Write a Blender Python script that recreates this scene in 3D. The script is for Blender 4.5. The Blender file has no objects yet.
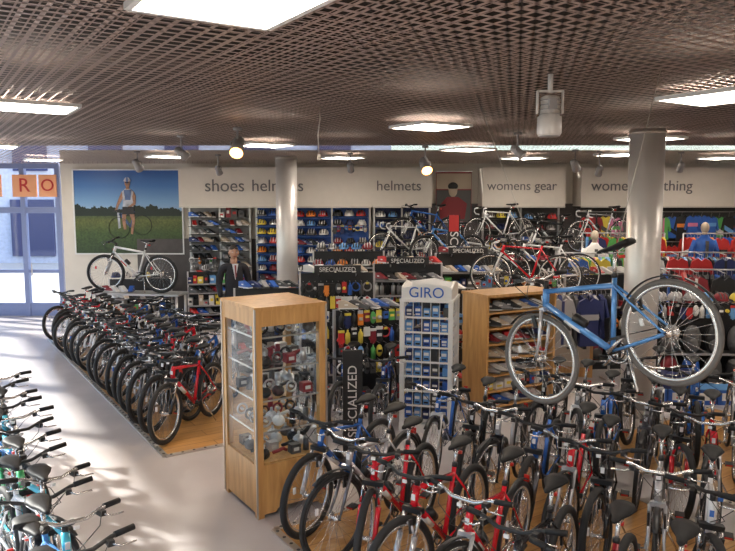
import bpy, math, random
from mathutils import Vector, Matrix
random.seed(7)
S=bpy.context.scene
COL=S.collection
A=math.radians(33)
Q=Vector((math.cos(A),math.sin(A),0)); R=Vector((-math.sin(A),math.cos(A),0))
CEIL=3.5; YB=16.0

# ---------------- materials ----------------
def mat(name,col,rough=.5,metal=0,emit=None,es=0,noise=0,nscale=8,spec=.5,coat=0,bump=0):
    m=bpy.data.materials.new(name); m.use_nodes=True
    nt=m.node_tree; b=nt.nodes['Principled BSDF']
    b.inputs['Base Color'].default_value=(*col,1); b.inputs['Roughness'].default_value=rough
    b.inputs['Metallic'].default_value=metal; b.inputs['Specular IOR Level'].default_value=spec
    b.inputs['Coat Weight'].default_value=coat
    if emit: b.inputs['Emission Color'].default_value=(*emit,1); b.inputs['Emission Strength'].default_value=es
    if noise or bump:
        tc=nt.nodes.new('ShaderNodeTexCoord'); n=nt.nodes.new('ShaderNodeTexNoise'); n.inputs['Scale'].default_value=nscale
        n.inputs['Detail'].default_value=4
        nt.links.new(tc.outputs['Object'],n.inputs['Vector'])
        r=nt.nodes.new('ShaderNodeValToRGB')
        r.color_ramp.elements[0].color=(*[max(0,c*(1-noise)) for c in col],1); r.color_ramp.elements[0].position=.3
        r.color_ramp.elements[1].color=(*[min(1,c*(1+noise)) for c in col],1); r.color_ramp.elements[1].position=.7
        nt.links.new(n.outputs['Fac'],r.inputs['Fac']); nt.links.new(r.outputs['Color'],b.inputs['Base Color'])
        if bump:
            bp=nt.nodes.new('ShaderNodeBump'); bp.inputs['Strength'].default_value=bump; bp.inputs['Distance'].default_value=.01
            nt.links.new(n.outputs['Fac'],bp.inputs['Height']); nt.links.new(bp.outputs['Normal'],b.inputs['Normal'])
    return m
def woodmat(name,c1,c2,rough=.35,scale=(1,14,14),planks=False):
    m=bpy.data.materials.new(name); m.use_nodes=True; nt=m.node_tree; b=nt.nodes['Principled BSDF']
    b.inputs['Roughness'].default_value=rough
    tc=nt.nodes.new('ShaderNodeTexCoord'); mp=nt.nodes.new('ShaderNodeMapping'); mp.inputs['Scale'].default_value=scale
    n=nt.nodes.new('ShaderNodeTexNoise'); n.inputs['Scale'].default_value=2.2; n.inputs['Detail'].default_value=6; n.inputs['Distortion'].default_value=.6
    r=nt.nodes.new('ShaderNodeValToRGB'); r.color_ramp.elements[0].color=(*c1,1); r.color_ramp.elements[1].color=(*c2,1)
    r.color_ramp.elements[0].position=.3; r.color_ramp.elements[1].position=.7
    L=nt.links.new
    L(tc.outputs['Object'],mp.inputs['Vector']); L(mp.outputs['Vector'],n.inputs['Vector']); L(n.outputs['Fac'],r.inputs['Fac'])
    if planks:
        br=nt.nodes.new('ShaderNodeTexBrick'); br.inputs['Scale'].default_value=1
        br.inputs['Brick Width'].default_value=1.2; br.inputs['Row Height'].default_value=.2; br.inputs['Mortar Size'].default_value=.004
        br.inputs['Color1'].default_value=(1,1,1,1); br.inputs['Color2'].default_value=(.8,.76,.7,1); br.inputs['Mortar'].default_value=(.35,.25,.15,1)
        L(tc.outputs['Object'],br.inputs['Vector'])
        mx=nt.nodes.new('ShaderNodeMix'); mx.data_type='RGBA'; mx.blend_type='MULTIPLY'; mx.inputs['Factor'].default_value=1
        L(r.outputs['Color'],mx.inputs['A']); L(br.outputs['Color'],mx.inputs['B']); L(mx.outputs['Result'],b.inputs['Base Color'])
    else: L(r.outputs['Color'],b.inputs['Base Color'])
    return m
def glassmat(name,tint=(.97,.99,1)):
    m=bpy.data.materials.new(name); m.use_nodes=True; nt=m.node_tree; nt.nodes.remove(nt.nodes['Principled BSDF'])
    o=nt.nodes['Material Output']; t=nt.nodes.new('ShaderNodeBsdfTransparent'); t.inputs[0].default_value=(*tint,1)
    gl=nt.nodes.new('ShaderNodeBsdfGlossy'); gl.inputs['Roughness'].default_value=.03
    lw=nt.nodes.new('ShaderNodeLayerWeight'); lw.inputs[0].default_value=.5
    pw=nt.nodes.new('ShaderNodeMath'); pw.operation='POWER'; pw.inputs[1].default_value=5
    ad=nt.nodes.new('ShaderNodeMath'); ad.operation='MULTIPLY_ADD'; ad.inputs[1].default_value=.5; ad.inputs[2].default_value=.025
    mx=nt.nodes.new('ShaderNodeMixShader'); L=nt.links.new
    L(lw.outputs['Facing'],pw.inputs[0]); L(pw.outputs[0],ad.inputs[0]); L(ad.outputs[0],mx.inputs[0]); L(t.outputs[0],mx.inputs[1]); L(gl.outputs[0],mx.inputs[2]); L(mx.outputs[0],o.inputs[0])
    return m
M_floor=mat('floor_lino',(.57,.53,.53),.25,noise=.06,nscale=1.5)
M_wall=mat('wall_paint',(.70,.65,.58),.7,noise=.03,nscale=3)
M_darkwall=mat('wall_dark',(.09,.08,.08),.7,noise=.1)
M_fascia=mat('fascia_white',(.70,.64,.58),.5,noise=.02)
M_lett=mat('lettering_grey',(.13,.12,.13),.5)
M_lattice=mat('ceiling_lattice_metal',(.38,.285,.25),.5,noise=.03)
M_void=mat('ceiling_void',(.03,.022,.018),.9,noise=.1)
M_panel=mat('light_diffuser',(1,1,1),.5,emit=(1,.88,.74),es=17)
M_frame=mat('light_frame',(.8,.8,.8),.4)
M_col=mat('column_metal',(.78,.74,.72),.35,metal=.35,noise=.03,nscale=2)
M_wood=woodmat('platform_wood',(.50,.25,.07),(.70,.39,.14),.3,planks=True)
M_ply=woodmat('plywood',(.50,.25,.08),(.70,.40,.15),.35,scale=(8,8,1))
M_trim=mat('metal_trim',(.60,.56,.52),.35,metal=.7)
M_glass=glassmat('clear_glass')
M_pav=mat('pavement',(.55,.54,.53),.8,noise=.1)
M_fac=mat('street_facade',(.42,.47,.62),.8,noise=.1)
M_lampw=mat('lamp_white',(.78,.76,.75),.4)
M_bulb=mat('bulb_glow',(1,.9,.7),.5,emit=(1,.42,.10),es=9)
M_mull=mat('mullion_blue_grey',(.22,.27,.48),.4)
M_orange=mat('banner_orange',(.90,.42,.22),.5)
P={}
def pal(n,c,r=.5,me=0): P[n]=len(PAL); PAL.append(mat('goods_'+n,c,r,me))
PAL=[]
pal('black',(.018,.018,.020),.45); pal('dgrey',(.09,.088,.09),.5); pal('white',(.76,.74,.72),.4); pal('red',(.55,.03,.03),.4)
pal('blue',(.03,.12,.48),.4); pal('lblue',(.14,.35,.70),.4); pal('silver',(.6,.59,.6),.3,.6); pal('orange',(.85,.25,.03),.4)
pal('pink',(.65,.20,.36),.5); pal('green',(.10,.40,.10),.5); pal('yellow',(.80,.62,.08),.5); pal('navy',(.02,.03,.12),.5)
pal('grey',(.33,.32,.33),.5); pal('dred',(.25,.02,.03),.5); pal('cyan',(.10,.50,.65),.4); pal('beige',(.55,.45,.35),.6)
PAL.append(M_ply); P['ply']=len(PAL)-1
PAL.append(M_glass); P['glass']=len(PAL)-1
PAL.append(M_trim); P['trim']=len(PAL)-1

# ---------------- mesh builder ----------------
class MB:
    def __init__(s): s.v=[];s.f=[];s.m=[];s.s=[];s.M=Matrix.Identity(4)
    def add(s,vs,fs,mi,sm=False):
        o=len(s.v); M=s.M
        s.v+= [tuple(M@Vector(p)) for p in vs]
        for f in fs: s.f.append(tuple(i+o for i in f)); s.m.append(mi); s.s.append(sm)
    def box(s,c,d,mi,rot=None):
        x,y,z=[q/2 for q in d]; c=Vector(c)
        vs=[Vector((a*x,b*y,e*z)) for a in(-1,1) for b in(-1,1) for e in(-1,1)]
        if rot: 
            Rm=rot.to_matrix() if hasattr(rot,'to_matrix') else rot
            vs=[Rm@p for p in vs]
        vs=[c+p for p in vs]
        s.add(vs,[(0,1,3,2),(4,6,7,5),(0,4,5,1),(2,3,7,6),(0,2,6,4),(1,5,7,3)],mi)
    def tube(s,pts,r,mi,n=8,closed=False,caps=True,sm=True,flat=1):
        pts=[Vector(p) for p in pts]; N=len(pts)
        rs=r if isinstance(r,(list,tuple)) else [r]*N
        vs=[];u=None
        for i,p in enumerate(pts):
            if closed: t=(pts[(i+1)%N]-pts[i-1])
            else: t=pts[min(i+1,N-1)]-pts[max(i-1,0)]
            t.normalize()
            if u is None:
                u=t.orthogonal().normalized() if abs(t.z)>.9 else Vector((0,0,1)).cross(t).normalized()
            u=(u-t*u.dot(t)).normalized(); w=t.cross(u)
            for k in range(n):
                a=2*math.pi*k/n; vs.append(p+u*math.cos(a)*rs[i]+w*math.sin(a)*rs[i]*flat)
        fs=[]
        for i in range(N if closed else N-1):
            j=(i+1)%N
            for k in range(n): fs.append((i*n+k,i*n+(k+1)%n,j*n+(k+1)%n,j*n+k))
        if caps and not closed: fs.append(tuple(range(n))[::-1]); fs.append(tuple((N-1)*n+k for k in range(n)))
        s.add(vs,fs,mi,sm)
    def cyl(s,a,b,r,mi,n=10,r2=None,sm=True): s.tube([a,b],[r,r if r2 is None else r2],mi,n=n,sm=sm)
    def torus(s,c,Rr,r,mi,n=36,m=8,ax='y',flat=1,a0=0,a1=2*math.pi):
        c=Vector(c); full=abs(a1-a0)>6.28; k=n if full else n+1; pts=[]
        for i in range(k):
            a=a0+(a1-a0)*i/n
            p=Vector((math.cos(a),0,math.sin(a))) if ax=='y' else (Vector((math.cos(a),math.sin(a),0)) if ax=='z' else Vector((0,math.cos(a),math.sin(a))))
            pts.append(c+p*Rr)
        s.tube(pts,r,mi,n=m,closed=full,flat=flat)
    def ell(s,c,rd,mi,nu=10,nv=7,z0=-1,z1=1,fn=None):
        c=Vector(c); vs=[];fs=[]
        t0=math.asin(z0);t1=math.asin(z1)
        for j in range(nv+1):
            t=t0+(t1-t0)*j/nv
            for i in range(nu):
                a=2*math.pi*i/nu; p=Vector((math.cos(t)*math.cos(a),math.cos(t)*math.sin(a),math.sin(t)))
                q=Vector((p.x*rd[0],p.y*rd[1],p.z*rd[2]))
                if fn: q=fn(q,p)
                vs.append(c+q)
        for j in range(nv):
            for i in range(nu): fs.append((j*nu+i,j*nu+(i+1)%nu,(j+1)*nu+(i+1)%nu,(j+1)*nu+i))
        s.add(vs,fs,mi,True)
    def prism(s,poly,y0,y1,mi,sm=False):
        n=len(poly); vs=[(x,y0,z) for x,z in poly]+[(x,y1,z) for x,z in poly]
        fs=[tuple(range(n)),tuple(range(2*n-1,n-1,-1))]+[(i,i+n,(i+1)%n+n,(i+1)%n) for i in range(n)]
        s.add(vs,fs,mi,sm)
    def loft(s,rings,mi,sm=True):
        n=len(rings[0]); vs=[p for r in rings for p in r]; fs=[]
        for i in range(len(rings)-1):
            for k in range(n): fs.append((i*n+k,i*n+(k+1)%n,(i+1)*n+(k+1)%n,(i+1)*n+k))
        fs.append(tuple(range(n))[::-1]); fs.append(tuple((len(rings)-1)*n+k for k in range(n)))
        s.add(vs,fs,mi,sm)
    def mesh(s,name,mats):
        me=bpy.data.meshes.new(name); me.from_pydata(s.v,[],s.f)
        for m in mats: me.materials.append(m)
        me.polygons.foreach_set('material_index',s.m); me.polygons.foreach_set('use_smooth',s.s); me.update()
        return me
    def obj(s,name,mats=None,loc=(0,0,0),rz=0,parent=None):
        o=bpy.data.objects.new(name,s.mesh(name,mats or PAL)); COL.objects.link(o); o.location=loc; o.rotation_euler=(0,0,rz)
        if parent: o.parent=parent
        return o
def text(name,t,loc,size,m,rz=0,parent=None,align='CENTER',ext=.006,rx=math.pi/2,sx=1):
    c=bpy.data.curves.new(name,'FONT'); c.body=t; c.size=size; c.align_x=align; c.align_y='CENTER'; c.extrude=ext
    c.materials.append(m); o=bpy.data.objects.new(name,c); COL.objects.link(o); o.location=loc; o.rotation_euler=(rx,0,rz); o.scale=(sx,1,1)
    if parent: o.parent=parent
    return o

# ---------------- room shell ----------------
L0=Vector((-12.5,YB,0)); LEN=(YB+2)/R.y; L1=L0-R*LEN
XR=9.6; YF=-2.0
def slab(z0,z1):
    b=MB(); pl=[(-12.5,YB),(XR,YB),(XR,YF),(L1.x,L1.y)]
    b.add([(x,y,z1) for x,y in pl]+[(x,y,z0) for x,y in pl],[(3,2,1,0),(4,5,6,7),(0,1,5,4),(1,2,6,5),(2,3,7,6),(3,0,4,7)],0); return b
slab(-.1,0).obj('floor',[M_floor])
slab(3.9,4.0).obj('ceiling_slab',[M_void])
poly=[(L0.x,L0.y),(XR,YB),(XR,YF),(L1.x,L1.y)]
def clip(p,d):
    t0,t1=-60,60
    n=len(poly); cx=sum(a for a,_ in poly)/n; cy=sum(c for _,c in poly)/n
    for i in range(n):
        a=poly[i];c=poly[(i+1)%n]; ex,ey=c[0]-a[0],c[1]-a[1]; nx,ny=-ey,ex
        if nx*(cx-a[0])+ny*(cy-a[1])<0: nx,ny=-nx,-ny
        den=nx*d.x+ny*d.y; num=nx*(p.x-a[0])+ny*(p.y-a[1])
        if abs(den)<1e-9:
            if num<0: return None
            continue
        t=-num/den
        if den>0: t0=max(t0,t)
        else: t1=min(t1,t)
    return (t0,t1) if t1-t0>.05 else None
b=MB(); cell=.09
for D,N in((Q,R),(R,Q)):
    for i in range(-245,265):
        p=N*(i*cell); c=clip(p,D)
        if not c: continue
        a0=p+D*c[0]; a1=p+D*c[1]; h=N*.0115; h2=N*.005
        vs=[a0-h,a0+h,a1+h,a1-h]; v2=[a0-h2,a0+h2,a1+h2,a1-h2]
        b.add([(v.x,v.y,CEIL) for v in vs]+[(v.x,v.y,CEIL+.06) for v in v2],[(3,2,1,0),(4,5,6,7),(0,1,5,4),(2,3,7,6)],0)
b.obj('ceiling',[M_lattice])
lights=[(-.56,2.93),(-2.9,6.2),(.69,7.8),(2.75,5.62),(3.7,9.3),(-1.5,10.4),(-3.7,13.1),(1.6,11.3),(-.47,13.5),(3.0,13.6),(4.5,12.6),(6.8,13.6),(5.9,8.2),(7.6,10.8),
        (-5.6,10.6),(-6.5,14.2),(1.6,1.6),(4.9,3.6),(3.8,.2),(7.3,5.4),(-.2,-.6)]
for x,y in lights:
    b=MB(); w=.64
    b.box((0,0,0),(w-.04,w-.04,.012),0)
    for sx,sy,dx,dy in((0,1,w,.03),(0,-1,w,.03),(1,0,.03,w),(-1,0,.03,w)): b.box((sx*w/2,sy*w/2,.0),(dx,dy,.03),1)
    b.obj('ceiling_light_panel',[M_panel,M_frame],(x,y,CEIL-.018),A)
b=MB(); b.box(((XR-6.95)/2,YB+.1,1.85),(XR+6.95,.2,3.9),0); b.obj('wall_back',[M_wall])
b=MB(); b.box((XR+.1,(YB+YF)/2,1.85),(.2,YB-YF+.4,3.9),0); b.obj('wall_right',[M_wall])
b=MB(); b.box(((XR+L1.x)/2,YF-.1,1.85),(XR-L1.x+.4,.2,3.9),0); b.obj('wall_front',[M_wall])
b=MB(); T=.16
b.box((LEN/2,-.1,.15),(LEN,T,.3),0); b.box((LEN/2,-.1,3.65),(LEN,T,.7),0)
nb=9
for i in range(nb+1):
    b.box((LEN*i/nb,-.1,1.75),(.34 if i%2==0 else .12,T,3.1),0 if i%2==0 else 1)
rzL=math.atan2(-R.y,-R.x)
b.obj('wall_left',[M_wall,M_mull],(L0.x,L0.y,0),rzL)
b=MB(); b.box((LEN/2,-.1,1.8),(LEN-.3,.008,3.0),0); b.obj('window_1',[M_glass],(L0.x,L0.y,0),rzL)
b=MB()
xs=[-12.4,-11.2,-10.0,-8.85,-7.85,-7.05]
for x in xs: b.box((x,YB+.08,1.75),(.11,.12,3.5),0)
b.box((-9.7,YB+.08,2.45),(5.4,.1,.14),0); b.box((-9.7,YB+.08,3.45),(5.4,.1,.12),0)
for a,c in zip(xs[:-1],xs[1:]):
    b.box(((a+c)/2,YB+.08,.16),(c-a-.1,.08,.3),0); b.box(((a+c)/2,YB+.08,1.05),(c-a-.1,.06,.07),0)
    b.cyl((a+.15,YB-.02,.95),(a+.15,YB-.02,1.25),.015,1)
    b.box(((a+c)/2,YB+.08,1.5),(c-a-.1,.008,2.6),2)
for x0,x1 in((-8.05,-7.5),(-7.45,-7.05),(-9.6,-8.3)): b.box(((x0+x1)/2,YB+.0,3.0),(x1-x0,.03,.5),3)
o=b.obj('door_1',[M_mull,M_trim,M_glass,M_orange])
text('door_lettering','R',(-7.78,YB-.02,3.0),.44,PAL[P['red']],parent=o); text('door_lettering','O',(-7.25,YB-.02,3.0),.38,PAL[P['red']],parent=o)
b=MB(); b.box((-8,30,-.06),(60,27,.1),0); b.box((-20,6,-.06),(16,22,.1),0); b.obj('pavement',[M_pav])
b=MB(); b.box((-14,30,3),(30,.3,6),0)
for i in range(9):
    b.box((-27+i*3.2,29.8,1.5),(1.8,.2,2.4),1); b.box((-27+i*3.2,29.8,4.6),(1.4,.2,1.4),1)
b.obj('street_building',[M_fac,PAL[P['navy']]])
def fascia(x0,x1,name='fascia_panel'):
    b=MB(); b.box(((x0+x1)/2,YB-.35,2.96),(x1-x0,.68,.84),0); b.box(((x0+x1)/2,YB-.68,2.53),(x1-x0,.05,.03),1); return b.obj(name,[M_fascia,M_trim])
fascia(-4.1,1.4);fascia(2.5,4.3);fascia(4.65,9.5)
for t,u,w in(('shoes',-3.1,.38),('helmets',-1.95,.36),('helmets',.68,.31),('womens gear',3.35,.28),('womens clothing',5.95,.32)):
    text('wall_lettering',t,(u,YB-.7,2.98),w,M_lett)
b=MB(); b.box((2,YB-.04,.9),(14.5,.06,1.8),0); b.box((5,YB-.04,2.2),(8.5,.05,.8),0); b.obj('trim_1',[M_darkwall])
b=MB(); b.box((-5.4,YB-.015,.06),(3.0,.03,.12),0); b.obj('baseboard_back',[M_trim])
for x,y in((-1.57,13.65),(3.39,8.6)):
    b=MB(); b.cyl((0,0,0),(0,0,CEIL+.03),.205,0,n=32); b.cyl((0,0,0),(0,0,.1),.225,1,n=32); b.cyl((0,0,CEIL-.03),(0,0,CEIL+.0),.215,1,n=32)
    b.obj('column',[M_col,M_trim],(x,y,0))
def platform(c,w,l):
    b=MB(); b.box((w/2,l/2,.005),(w,l,.01),0)
    for p,d in(((w/2,0,.008),(w,.06,.016)),((w/2,l,.008),(w,.06,.016)),((0,l/2,.008),(.06,l,.016)),((w,l/2,.008),(.06,l,.016))): b.box(p,d,1)
    n=int(l/.12)
    for i in range(n): b.cyl((0,l*(i+.5)/n,.015),(0,l*(i+.5)/n,.02),.015,2,n=6)
    n=int(w/.12)
    for i in range(n): b.cyl((w*(i+.5)/n,0,.015),(w*(i+.5)/n,0,.02),.015,2,n=6); b.cyl((w*(i+.5)/n,l,.015),(w*(i+.5)/n,l,.02),.015,2,n=6)
    b.obj('display_platform',[M_wood,M_trim,PAL[P['dgrey']]],c,A)
platform((-2.12,7.1,0),2.1,7.4)
cR=Vector((-.76,5.46,0))
platform(cR-R*5.2,3.0,5.2)
platform(cR+Q*3.6-R*5.2,2.6,5.2)

# ---------------- bikes ----------------
FR,RUB,ALU,BLK,FORK,RIM,REF,DEC,SAD=range(9)
def bike_mesh(kind,steer=0):
    b=MB(); WB=1.05
    tr={'mtb':.027,'hyb':.017,'road':.013}[kind]; Rr=.338
    ra=Vector((0,0,Rr)); fa=Vector((WB,0,Rr)); bb=Vector((.43,0,.29))
    st=Vector((.275,0,.77)) if kind!='road' else Vector((.27,0,.82))
    ax=Vector((-.326,0,.946))
    hb=Vector((1.01,0,Rr))+ax*.38; ht=Vector((1.01,0,Rr))+ax*(.51 if kind!='road' else .5)
    def wheel(c,rear):
        b.torus(c,Rr-tr,tr,RUB,n=44,m=8)
        b.torus(c,Rr-2*tr-.008,.013,RIM,n=44,m=6)
        rr=Rr-2*tr-.012
        for i in range(28):
            a=2*math.pi*i/28; y=.03 if i%2 else -.03; a2=a+(.28 if (i//2)%2 else -.28)
            b.tube([c+Vector((math.cos(a2)*.022,y,math.sin(a2)*.022)),c+Vector((math.cos(a)*rr,0,math.sin(a)*rr))],.0016,ALU,n=3,caps=False)
        b.cyl(c+Vector((0,-.045,0)),c+Vector((0,.045,0)),.016,ALU); 
        for y in(-.03,.03): b.cyl(c+Vector((0,y-.002,0)),c+Vector((0,y+.002,0)),.03,ALU,n=14)
        b.cyl(c+Vector((0,-.07,0)),c+Vector((0,.07,0)),.006,BLK,n=6)
        b.box(c+Vector((.17,0,.10)),(.025,.012,.05),DEC)
    wheel(ra,True)
    for i,r in enumerate((.045,.038,.03,.024)): b.cyl(ra+Vector((0,-.036-.006*i,0)),ra+Vector((0,-.039-.006*i,0)),r,ALU,n=18)
    b.cyl(bb+Vector((0,-.055,0)),bb+Vector((0,.055,0)),.022,BLK)
    b.torus(bb+Vector((0,-.05,0)),.085,.005,ALU,n=28,m=5); b.torus(bb+Vector((0,-.045,0)),.06,.005,BLK,n=24,m=5)
    for i in range(5):
        a=i*1.2566; b.tube([bb+Vector((0,-.05,0)),bb+Vector((math.cos(a)*.083,-.05,math.sin(a)*.083))],.006,ALU,n=5)
    b.tube([bb+Vector((0,-.05,.088)),ra+Vector((0,-.045,.045))],.004,BLK,n=4)
    dr=ra+Vector((.01,-.05,-.10))
    b.tube([bb+Vector((0,-.05,-.088)),dr+Vector((.0,0,-.025)),dr+Vector((-.02,0,.0)),ra+Vector((.03,-.045,-.04))],.004,BLK,n=4)
    b.tube([ra+Vector((.005,-.055,-.02)),ra+Vector((.03,-.06,-.05)),dr],.009,ALU,n=6)
    b.cyl(dr+Vector((0,-.006,-.0)),dr+Vector((0,.006,0)),.02,BLK,n=12)
    for sgn,ang in((-1,-.5),(1,math.pi-.5)):
        e=bb+Vector((math.cos(ang)*.17,sgn*.075,math.sin(ang)*.17))
        b.tube([bb+Vector((0,sgn*.06,0)),e],[.014,.010],BLK if kind=='mtb' else ALU,n=8)
        b.cyl(e,e+Vector((0,sgn*.03,0)),.007,ALU,n=6); b.box(e+Vector((0,sgn*.065,0)),(.085,.065,.018),BLK)
        b.box(e+Vector((.045,sgn*.065,0)),(.004,.05,.012),REF)
    big=.021 if kind!='road' else .014
    b.tube([bb+Vector((0,0,-.0)),hb+ax*.015],[big*1.1,big*1.15],FR,n=12)
    tt=bb.lerp(st,.88); b.tube([tt,ht-ax*.02],[big*.85,big*.95],FR,n=12)
    b.tube([bb,st],[.018,.017],FR,n=12); b.cyl(hb,ht,.025,FR,n=14)
    b.cyl(st-Vector((0,0,.01)),st+(st-bb).normalized()*.02,.021,BLK,n=12)
    d0=bb.lerp(hb,.45);d1=bb.lerp(hb,.68); b.tube([d0,d1],big*1.16,DEC,n=12)
    for y in(-1,1):
        b.tube([bb+Vector((0,y*.03,0)),bb.lerp(ra,.35)+Vector((0,y*.042,.0)),ra+Vector((0,y*.062,0))],[.011,.011,.009],FR,n=8)
        b.tube([tt+Vector((0,y*.012,0)),tt.lerp(ra,.3)+Vector((0,y*.04,0)),ra+Vector((0,y*.062,0))],[.009,.009,.008],FR,n=8)
        b.box(tt.lerp(ra,.42)+Vector((0,y*.042,0)),(.03,.014,.09),BLK)
    sd=(st-bb).normalized(); sp=st+sd*({'mtb':.13,'hyb':.17,'road':.10}[kind]); b.cyl(st,sp,.0135,ALU,n=10)
    rings=[]
    for x,hw,zt,zb in((-.14,.03,.045,.02),(-.13,.062,.052,.005),(-.08,.078,.048,-.0),(-.02,.06,.04,.0),(.05,.03,.038,.005),(.11,.02,.036,.008),(.135,.008,.028,.015)):
        c=sp+Vector((x+.0,0,.0)); rings.append([c+Vector((0,hw*math.cos(a),(zt+zb)/2+ (zt-zb)/2*math.sin(a))) for a in [k*math.pi/5 for k in range(10)]])
    b.loft(rings,SAD)
    for y in(-.02,.02): b.tube([sp+Vector((-.1,y,.01)),sp+Vector((-.03,y,-.015)),sp+Vector((.04,y,-.012)),sp+Vector((.09,y,.015))],.0035,ALU,n=5)
    b.cyl(sp+Vector((-.035,0,-.06)),sp+Vector((-.04,0,-.04)),.022,REF,n=10)
    b.tube([Vector((.3,.04,.28)),Vector((.22,.16,.02))],.008,ALU,n=6)
    bc=bb.lerp(hb,.5)+Vector((-.035,0,.045)); dd=(hb-bb).normalized()
    b.cyl(bc-dd*.05,bc+dd*.05,.03,BLK,n=10,r2=.034)
    b.box((hb+ht)/2+Vector((.03,0,0)),(.006,.026,.04),DEC)
    if kind=='hyb':
        b.torus(ra,Rr+.018,.02,BLK,n=22,m=6,a0=.6,a1=2.9,flat=.25)
        b.box(Vector((-.19,0,.65)),(.01,.04,.05),REF)
    piv=hb; Ms=Matrix.Translation(piv)@Matrix.Rotation(steer,4,ax)@Matrix.Translation(-piv)
    b.M=Ms
    wheel(fa,False)
    crown=hb-ax*.02
    if kind=='mtb':
        b.box(crown,(.05,.15,.035),BLK)
        for y in(-.062,.062):
            top=crown+Vector((.005,y,0)); bt=fa+Vector((0,y,0)); mid=top.lerp(bt,.42)
            b.tube([top,mid],.014,ALU,n=10); b.tube([mid,bt],[.021,.017],FORK,n=10)
        b.torus(crown.lerp(fa,.42)+Vector((.02,0,.03)),.066,.01,FORK,n=10,m=6,ax='x',a0=0,a1=math.pi)
    else:
        b.box(crown,(.035,.10,.03),FORK)
        for y in(-.048,.048):
            b.tube([crown+Vector((0,y,0)),crown.lerp(fa,.6)+Vector((-.008,y,0)),fa+Vector((0,y*1.15,0))],[.014,.012,.008],FORK,n=8)
        if kind=='hyb': b.torus(fa,Rr+.018,.02,BLK,n=18,m=6,a0=1.0,a1=2.7,flat=.25)
    for y in(-.055,.055): b.box(fa+Vector((-.07,y*.9,.27)),(.03,.014,.09),BLK)
    s0=ht+ax*.04; b.cyl(ht,s0+ax*.02,.018,BLK,n=12)
    if kind=='road':
        c=s0+Vector((.10,0,.01)); b.cyl(s0,c,.015,BLK)
        b.cyl(c+Vector((0,-.19,0)),c+Vector((0,.19,0)),.013,ALU)
        for y in(-.2,.2):
            b.tube([c+Vector((0,y*.9,0)),c+Vector((.04,y,.0)),c+Vector((.085,y,-.02)),c+Vector((.09,y,-.07)),c+Vector((.05,y,-.12)),c+Vector((-.03,y,-.135))],.014,DEC,n=8)
            b.tube([c+Vector((.07,y,.03)),c+Vector((.1,y,.01)),c+Vector((.11,y,-.09))],[.015,.012,.006],BLK,n=6)
    else:
        c=s0+Vector((.09,0,.045)); b.cyl(s0,c,.016,BLK,n=10)
        bar=[c+Vector((-.05,-.31,.035)),c+Vector((-.02,-.18,.03)),c+Vector((0,-.08,0)),c,c+Vector((0,.08,0)),c+Vector((-.02,.18,.03)),c+Vector((-.05,.31,.035))]
        b.tube(bar,.0125,BLK if kind=='mtb' else ALU,n=8)
        for sg in(-1,1):
            e=c+Vector((-.05,sg*.31,.035)); i=c+Vector((-.028,sg*.20,.031)); b.tube([i,e],.0175,SAD,n=8)
            g=c+Vector((-.015,sg*.165,.028)); b.box(g+Vector((.02,0,-.015)),(.05,.035,.03),BLK)
            b.tube([g+Vector((.035,0,-.015)),g+Vector((.06,sg*.04,-.03)),g+Vector((.045,sg*.13,-.035))],[.007,.006,.005],ALU,n=5)
            b.tube([g+Vector((.04,-sg*.01,0)),c+Vector((.14,sg*.08,.0)),c+Vector((.11,-sg*.02,-.12)),hb+Vector((.04,-sg*.02,.02))],.0028,BLK,n=4)
        b.box(c+Vector((.04,0,-.02)),(.012,.03,.02),DEC)
    b.M=Matrix.Identity(4)
    return b
M_rub=mat('tyre_rubber',(.02,.02,.022),.7); M_alu=mat('alloy',(.75,.74,.74),.25,.8); M_blk=mat('black_parts',(.015,.015,.017),.4)
M_refl=mat('red_reflector',(.6,.03,.02),.3); M_dec=mat('decal_white',(.75,.75,.78),.4); M_sad=mat('saddle_vinyl',(.012,.012,.014),.55,spec=.3)
M_rimb=mat('rim_black',(.05,.05,.055),.3,.5); M_rubsun=mat('tyre_rubber_sunlit_tone',(.13,.12,.115),.6)  # second tyre rubber: sunlight on the hanging bike's tyres painted in as lighter grey
def paint(n,c,me=.2): return mat('paint_'+n,c,.22,me,coat=.6)
PT={'blue':paint('blue',(.04,.16,.55)),'lblue':paint('sky_blue',(.10,.30,.68)),'cyan':paint('cyan',(.08,.52,.70),0),'red':paint('red',(.68,.015,.03),0),
    'black':paint('black',(.02,.02,.025)),'silver':paint('silver',(.60,.60,.63),.5),'white':paint('white',(.8,.8,.82),0),'grey':paint('graphite',(.16,.16,.18),.5),
    'green':paint('green',(.08,.42,.16)),'navy':paint('navy',(.02,.07,.30)),'dred':paint('dark_red',(.30,.02,.03)),'orange':paint('orange',(.8,.25,.04)),'lilac':paint('lilac',(.40,.35,.62))}
BM={}
for k in('mtb','hyb','road'):
    for i,stt in enumerate((0,.28,-.22)):
        BM[(k,i)]=bike_mesh(k,stt).mesh('bike_'+k,[PT['blue'],M_rub,M_alu,M_blk,PT['silver'],M_alu,M_refl,M_dec,M_sad])
NM={'mtb':'mountain_bike','hyb':'hybrid_bike','road':'road_bike'}
def bike(kind,col,fork=None,steer=0,rim=None,dec=None,sad=None,tyre=None):
    o=bpy.data.objects.new(NM[kind],BM[(kind,steer)]); COL.objects.link(o)
    def setm(i,m): o.material_slots[i].link='OBJECT'; o.material_slots[i].material=m
    setm(0,PT[col]); 
    if fork: setm(4,PT[fork])
    if rim: setm(5,rim)
    if dec: setm(7,PT[dec])
    if sad: setm(8,sad)
    if tyre: setm(1,tyre)
    return o
def park(front,head,z=.0,lean=0,**k):
    o=bike(**k); h=Vector((*head,0)).normalized(); p=Vector((front[0],front[1],z))-h*1.05
    o.location=p; o.rotation_euler=(lean,0,math.atan2(h.y,h.x)); return o
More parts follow.
